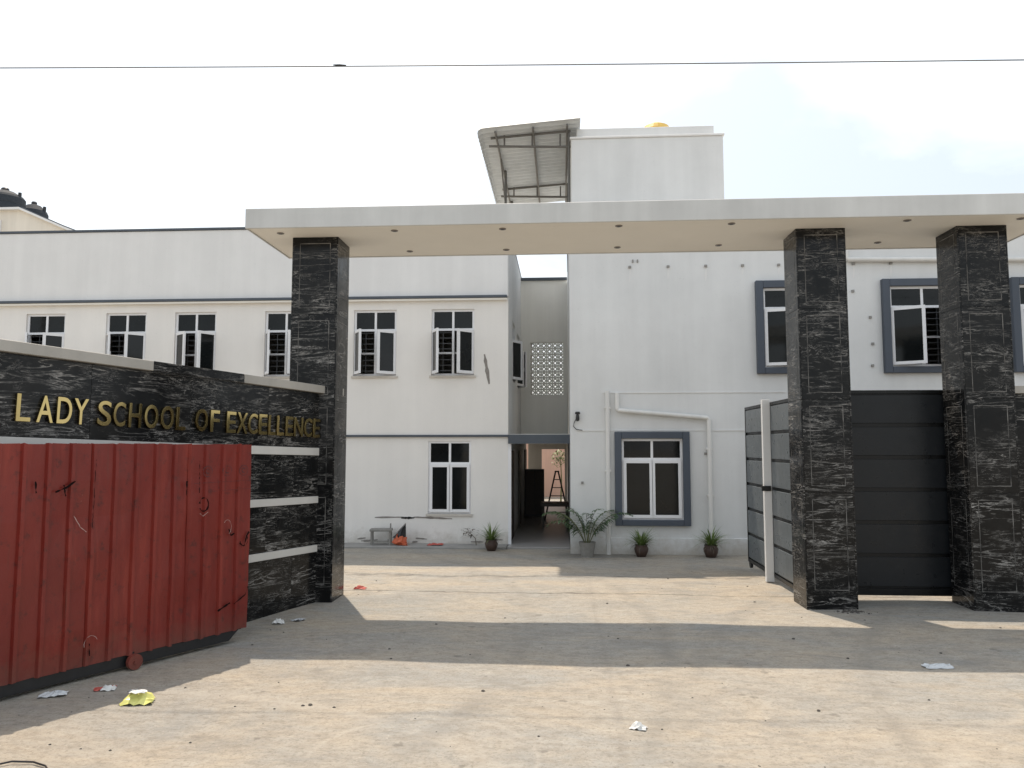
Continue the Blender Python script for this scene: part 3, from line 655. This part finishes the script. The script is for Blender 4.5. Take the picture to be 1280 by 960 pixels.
mark([(-.2, 1.06), (-.14, 1.02), (-.11, 1.12), (-.08, 1.17)], .014, 'mark', 'spray_mark'); mark(arc(-.14, 1.08, .05, .06, 180, 420, 8), .008, 'mark', 'spray_mark')
mark([(-1.80, 1.98), (-1.81, 1.35)], .004, 'mark', 'spray_mark')
mark([(-2.15, 1.70), (-2.05, 1.74), (-1.98, 1.79)], .012, 'mark', 'spray_mark'); mark([(-2.08, 1.76), (-2.06, 1.66)], .01, 'mark', 'spray_mark'); mark([(-2.32, 1.80), (-2.31, 1.70)], .012, 'mark', 'spray_mark')
mark([(-1.98, 1.48), (-1.92, 1.38), (-1.86, 1.33)], .0035, 'scratch', 'scratch')
mark([(-.25, .42), (-.1, .50), (-.07, .58)], .012, 'mark', 'spray_mark'); mark([(-.45, .38), (-.3, .44)], .016, 'mark', 'spray_mark')
mark(arc(-1.78, .33, .06, .07, 200, 20, 8), .0035, 'scratch', 'scratch'); mark([(-1.79, .33), (-1.785, .22)], .009, 'mark', 'spray_mark')

# ------------------------------------------------------------------ cable over the road and its poles
cb = MB(); pts = []
for k in range(41):
    x = -18 + 36*k/40; pts.append((x, 9.0, 6.72 - .0245*x - .12*(1-(x/18)**2) + .12))
cb.tube(pts, .007, 6)
cable = thing('overhead_cable', 'thin dark cable strung across the sky above the entrance', 'cable', (0, 9, 6.7))
cb.warp(lambda x, y, z: (x, y-9, z-6.7)); cb.build('wire', 'steel', cable)
MB().tube([(-2.80, 0, .11), (-2.72, 0, .105), (-2.64, 0, .10)], [.007, .012, .007], 8).build('splice', 'black_iron', cable)
for x, lab in ((-18, 'concrete utility pole beyond the neighbouring house side holding the cable'), (18, 'concrete utility pole past the right boundary wall holding the cable')):
    p = thing('utility_pole', lab, 'pole', (x, 9.12, 0))
    MB().tube([(0, 0, -.2), (0, 0, 7.8)], [.15, .09], 10).build('shaft', 'concrete', p)
    zc = 6.72 - .0245*x
    MB().tube([(0, .0, zc), (0, -.12, zc)], .03, 8).build('insulator', 'gate_white', p)

# ------------------------------------------------------------------ security camera
cc = thing('security_camera', 'small black wall camera at the corner of the white block', 'camera', (.33, RY, 2.72))
MB().lathe([(.05, 0), (.055, .03), (.04, .05)], 14, (0, -.06, .05)).build('mount', 'black_plastic', cc)
MB().tube([(0, 0, .07), (0, -.07, .07)], .025, 8).build('arm', 'black_plastic', cc)
MB().lathe([(.012, -.10), (.035, -.085), (.04, -.03), (.03, .03), (.015, .06)], 14, (0, -.075, 0)).build('lens_body', 'black_plastic', cc)
MB().tube([(0, -.012, .0), (-.07, -.02, -.12), (-.09, -.02, -.2), (-.02, -.02, -.27), (.1, -.02, -.285)], .008, 6).build('lead', 'black_plastic', cc)

# ------------------------------------------------------------------ plants
def blade(m, base, az, ln, el0, bend, w, n=6, mi=0):
    p = Vector(base); el = el0; side = Vector((-math.sin(az), math.cos(az), 0)); pr = None
    for k in range(n+1):
        ww = w*(1-(k/n)**1.6)*(.5+.5*min(1, k/1.5)) + .0008
        cur = (p - side*ww, p + side*ww)
        if pr: m.quad([pr[0], pr[1], cur[1], cur[0]], mi)
        pr = cur; p = p + Vector((math.cos(az)*math.cos(el), math.sin(az)*math.cos(el), math.sin(el)))*(ln/n); el -= bend/n
def pot_plant(x, y, lab, seed, sc, dead=12):
    rr = random.Random(seed); t = thing('potted_plant', lab, 'plant', (x, y, gz(x, y)-.005), 0, None)
    MB().lathe([(.085*sc, 0), (.13*sc, .10*sc), (.14*sc, .16*sc), (.115*sc, .21*sc), (.13*sc, .235*sc), (.12*sc, .235*sc), (.10*sc, .20*sc)], 18).build('pot', 'pot', t, smooth=True)
    MB().lathe([(.10*sc, .18*sc), (.10*sc, .205*sc)], 14).build('soil', 'soil', t)
    m = MB()
    for k in range(110):
        az = rr.uniform(0, 6.283); q = rr.random()
        blade(m, (math.cos(az)*.05*q, math.sin(az)*.05*q, .19*sc), az, rr.uniform(.28, .52)*sc, R(rr.uniform(35, 88)), R(rr.uniform(30, 95)), .011*sc)
    m.build('leaves', 'leaf', t); m = MB()
    for k in range(dead):
        az = rr.uniform(0, 6.283); blade(m, (0, 0, .2*sc), az, rr.uniform(.2, .4)*sc, R(rr.uniform(10, 50)), R(rr.uniform(70, 130)), .010*sc)
    m.build('dry_leaves', 'dry', t)
pot_plant(-1.50, 16.42, 'pale leafy plant in a brown pot left of the passage', 1, 1.0)
pot_plant(1.58, 15.75, 'grassy plant in a brown pot under the slate-framed ground window', 2, 1.02)
pot_plant(2.95, 15.72, 'grassy plant in a brown pot at the foot of the drain pipe', 3, 1.06)
pm = thing('potted_palm', 'feathery palm in a grey pot at the passage corner', 'plant', (.50, 15.72, -.105))
MB().lathe([(.12, 0), (.165, .26), (.175, .29), (.155, .29), (.14, .25)], 18).build('pot', 'pot_grey', pm)
MB().lathe([(.14, .22), (.14, .255)], 14).build('soil', 'soil', pm)
rr = random.Random(12)
for k in range(13):
    az = k*2.4 + rr.uniform(-.3, .3); ln = rr.uniform(.75, 1.1); el = R(rr.uniform(58, 86)); bend = R(rr.uniform(60, 120))
    if k % 3 == 0: az = (0 if k % 2 else math.pi) + rr.uniform(-.3, .3); ln = 1.15; el = R(70); bend = R(105)
    m = MB(); p = Vector((math.cos(az)*.04, math.sin(az)*.04, .24)); pts = [p.copy()]; N = 19; e2 = el
    for j in range(N):
        p = p + Vector((math.cos(az)*math.cos(e2), math.sin(az)*math.cos(e2), math.sin(e2)))*(ln/N); e2 -= bend/N*(.3 + 1.4*j/N); pts.append(p.copy())
    m.tube(pts, [.009*(1-.8*j/N) for j in range(N+1)], 5, 1)
    for j in range(5, N+1):
        for sd in (-1, 1):
            blade(m, pts[j], az + sd*R(rr.uniform(38, 60)), .25*math.sin(math.pi*(.25+.7*j/N))+.04, R(rr.uniform(5, 25)), R(60), .024, 4)
    m.build('frond', ['palm', 'stem'], pm)
hg = thing('leafy_shrub', 'pale green shrub standing at the far end of the passage', 'plant', (-.05, 29.9, -.1))
MB().tube([(0, 0, 0), (.03, .02, .9), (.0, 0, 1.75)], [.035, .025, .012], 7).build('stem', 'stem', hg)
m = MB(); rr = random.Random(8)
for k in range(260):
    u = Vector((rr.gauss(0, 1), rr.gauss(0, 1), rr.gauss(0, 1))).normalized()*rr.random()**.4
    blade(m, (u.x*.45, u.y*.4, 1.75+u.z*.33), rr.uniform(0, 6.28), rr.uniform(.1, .2), R(rr.uniform(-20, 60)), R(50), .03, 3)
m.build('leaves', 'leaf', hg)

# ------------------------------------------------------------------ things in the passage
bn = thing('wooden_table', 'dark low table standing in the passage', 'table', (-.2, 21.0, -.062))
MB().box(-.38, .36, -.3, .3, .56, .66).build('top', 'wood', bn, bev=.005)
for sx in (-.33, .29):
    for sy in (-.26, .2): MB().box(sx, sx+.05, sy, sy+.05, 0, .56).build('leg', 'wood', bn)
ld = thing('step_ladder', 'black A-frame step ladder standing behind the low table', 'ladder', (-.15, 23.0, -.062))
for sx in (-1, 1): MB().tube([(sx*.36, -.22, 0), (sx*.04, -.02, 1.42)], .026, 6).tube([(sx*.36, .22, 0), (sx*.04, .02, 1.42)], .02, 6).build('rail', 'black_iron', ld)
for k in range(1, 6): t = k/6; MB().box(-.36+.32*t, .36-.32*t, -.23+.2*t, -.17+.16*t, 1.42*t-.012, 1.42*t+.012).build('step', 'black_iron', ld)
MB().box(-.07, .07, -.05, .05, 1.40, 1.44).build('cap', 'black_iron', ld)
cbn = thing('metal_cupboard', 'dark narrow cupboard against the passage wall', 'cupboard', (-.86, 24.3, -.062))
MB().box(-.28, .30, -.2, .25, 0, 1.45).build('body', 'black_iron', cbn, bev=.01)
for x in (-.26, .02): MB().box(x, x+.26, -.215, -.20, .06, 1.4).build('door', 'wood', cbn, bev=.004)

# ------------------------------------------------------------------ rubbish along the wing
cs = thing('broken_frame', 'small grey broken stool frame leaning at the foot of the wing wall', 'stool', (-3.98, 16.9, -.058), R(6))
for x in (-.22, .18):
    for y in (-.1, .12): MB().box(x, x+.04, y, y+.04, 0, .31).build('leg', 'pot_grey', cs)
MB().box(-.24, .24, -.12, .18, .30, .35).build('seat', 'pot_grey', cs, bev=.006); MB().box(-.18, .18, -.09, -.07, .06, .10).build('stretcher', 'pot_grey', cs); MB().box(.19, .21, .0, .1, .35, .46).build('broken_back', 'pot_grey', cs)
def crumple(w, d, amp, seed, n=7, dome=.0):
    rr = random.Random(seed); m = MB()
    for j in range(n+1):
        for i in range(n+1):
            x, y = (i/n-.5)*w, (j/n-.5)*d; rad = max(abs(i/n-.5), abs(j/n-.5))*2
            z = .004 + dome*(1-rad**2) + (rr.random()**1.4)*amp*(1 - .55*rad)
            m.v.append((x+rr.uniform(-.25, .25)*w/n*1.2, y+rr.uniform(-.25, .25)*d/n*1.2, z))
    for j in range(n):
        for i in range(n): b = j*(n+1)+i; m.f.append((b, b+1, b+n+2, b+n+1)); m.mi.append(0)
    return m
bg = thing('rubbish_bag', 'orange plastic bag with black plastic on top beside the broken stool', 'bag', (-3.55, 16.85, -.058))
def lump(rx, ry, rz_, seed, c=(0,0,0)):
    rr = random.Random(seed); m = MB(); n, k_ = 12, 7
    for j in range(k_+1):
        th = math.pi*j/k_
        for i in range(n):
            ph = 2*math.pi*i/n; q = rr.uniform(.78, 1.15) if 0 < j < k_ else 1
            m.v.append((c[0]+rx*q*math.sin(th)*math.cos(ph), c[1]+ry*q*math.sin(th)*math.sin(ph), c[2]+rz_*(1-math.cos(th))*q))
    for j in range(k_):
        for i in range(n): m.f.append((j*n+i, j*n+(i+1) % n, (j+1)*n+(i+1) % n, (j+1)*n+i)); m.mi.append(0)
    return m
def rough_lump(m, seed):
    rr = random.Random(seed); return m.warp(lambda x, y, z: (x*rr.uniform(.78, 1.2), y*rr.uniform(.78, 1.2), z*rr.uniform(.7, 1.12)))
rough_lump(lump(.17, .12, .11, 3), 1).build('bag', 'orange', bg)
rough_lump(lump(.07, .06, .05, 9, (.12, -.06, 0)), 2).build('bag_neck', 'orange', bg)
bk = MB()
for (p, q, r_, t_) in (((-.17, .0, .17), (.0, -.06, .16), (.05, -.02, .36), (-.06, .03, .27)), ((.0, -.06, .16), (.13, .02, .15), (.12, .04, .46), (.05, -.02, .36)), ((-.06, .03, .27), (.05, -.02, .36), (.12, .04, .46), (.02, .08, .30)), ((-.17, .0, .17), (-.06, .03, .27), (.02, .08, .30), (-.05, .09, .12))):
    bk.quad([p, q, r_, t_])
bk.build('black_wrap', 'black_plastic', bg)
MB().quad([(-.2, .03, .2), (-.07, .04, .285), (.11, .05, .485), (.12, .09, .45), (-.06, .1, .28)]).build('paper_sheet', 'paper', bg)
tag(crumple(.34, .22, .07, 6).build('red_rag', 'red_scrap', None, (-2.78, 16.9, -.06)), 'dull red rag lying by the wing wall between bag and pot', 'rag')
tw_ = thing('dry_branch', 'dry grey twig with withered leaves beside the potted plant', 'branch', (-2.0, 16.95, -.06))
MB().tube([(.12, 0, 0), (.10, .02, .15), (-.02, .0, .27), (-.16, -.02, .31)], [.012, .009, .007, .004], 6).build('stick', 'dry', tw_)
m = MB(); rr = random.Random(2)
for k in range(22): blade(m, (rr.uniform(-.22, .12), rr.uniform(-.06, .06), rr.uniform(.2, .36)), rr.uniform(0, 6.28), rr.uniform(.08, .16), R(rr.uniform(-40, 30)), R(60), .03, 3)
m.build('leaves', 'dry', tw_)
def rocks(n, seed, place, s0, s1, mat, name, label, cat):
    rr = random.Random(seed); m = MB()
    for k in range(n):
        x, y = place(rr); s_ = s0 + (s1-s0)*rr.random()**3; b = len(m.v); z = gz(x, y)
        for dz, q in ((-.3, .8), (.25, 1.), (.6, .5)):
            for i in range(5):
                an = 2*math.pi*i/5 + rr.uniform(-.3, .3); r_ = s_*q*rr.uniform(.7, 1.2); m.v.append((x+r_*math.cos(an), y+r_*math.sin(an)*.8, z+s_*dz))
        for j in range(2):
            for i in range(5): m.f.append((b+j*5+i, b+j*5+(i+1) % 5, b+(j+1)*5+(i+1) % 5, b+(j+1)*5+i)); m.mi.append(0)
        m.f.append(tuple(b+10+i for i in range(5))); m.mi.append(0)
    o = m.build(name, mat); o['kind'] = 'stuff'; o['label'] = label; o['category'] = cat; return o
rocks(120, 5, lambda r: (r.uniform(-4.9, -1.3), 17.16 - abs(r.gauss(0, .14))), .012, .06, 'rubble', 'rubble', 'grey plaster rubble strewn along the foot of the wing', 'rubble')
rocks(170, 9, lambda r: (r.uniform(-5.2, 5.5), 4.6 + 9.0*r.random()**1.3), .006, .022, 'stone', 'gravel', 'small dark stones scattered over the dusty yard', 'gravel')
rocks(60, 15, lambda r: (3.66 + r.gauss(0, .10), 10.2 + r.gauss(0, .05)), .008, .03, 'stone', 'dirt_clods', 'dark clods of dirt at the foot of the right-hand pillar', 'dirt')
# bits of litter
def litter(name, x, y, w, d, amp, seed, mat, label, rz=0., dome=0., cat='litter'):
    return tag(crumple(w, d, amp, seed, 6, dome).build(name, mat, None, (x, y, gz(x, y)-.001), rz), label, cat)
pk = thing('yellow_packet', 'crumpled yellow and white packet at the edge of the shade by the red gate', 'packet', (-3.50, 6.32, gz(-3.5, 6.32)), R(12))
crumple(.24, .16, .06, 21, 6, .05).build('wrapper', 'yellow_pack', pk); crumple(.13, .08, .03, 24, 5, .0).build('white_patch', 'paper', pk, (.0, -.01, .085)); crumple(.07, .06, .02, 29, 5).build('dark_print', 'print', pk, (-.05, .03, .088))
litter('paper_scrap', -4.30, 6.42, .20, .13, .04, 31, 'clear', 'flattened grey foil scrap in the shade of the red gate', R(15), .012)
litter('red_wrapper', -3.97, 6.62, .17, .10, .035, 33, 'red_scrap', 'small red and white wrapper between the foil and the yellow packet', R(30))
litter('paper_scrap', -3.93, 6.60, .12, .07, .03, 34, 'paper', 'white scrap stuck to the red wrapper near the gate wheel', R(20), .03)
litter('paper_cup', -3.38, 9.15, .13, .09, .05, 35, 'paper', 'crushed white paper cup below the lettered wall', R(10), .03)
litter('foil_scrap', -3.20, 9.32, .17, .10, .03, 36, 'clear', 'torn grey foil next to the crushed paper cup', R(30))
litter('black_scrap', -3.17, 9.28, .10, .05, .03, 37, 'black_plastic', 'black plastic scrap on the torn foil', R(50))
litter('red_cloth', -2.98, 11.36, .18, .12, .05, 38, 'red_scrap', 'red cloth scrap in the sun behind the lettered-wall pillar', R(0), .02)
litter('paper_scrap', .56, 5.97, .12, .08, .04, 39, 'paper', 'lone white paper scrap in the open sunlit yard', R(-20), .02)
litter('plastic_bag', 3.58, 7.78, .28, .13, .035, 40, 'clear', 'flattened clear plastic bag in the canopy shadow', R(5), .01)
tag(MB().tube([(-.16, .0, .012), (-.06, .06, .02), (.08, .07, .016), (.2, .02, .014), (.27, -.05, .01)], .006, 6).build('cable_offcut', 'black_plastic', None, (-3.58, 4.98, gz(-3.58, 4.98))), 'short curved black cable offcut lying on the dusty ground', 'cable')

scene.render.engine = 'CYCLES'
scene.cycles.max_bounces = 6; scene.cycles.diffuse_bounces = 4
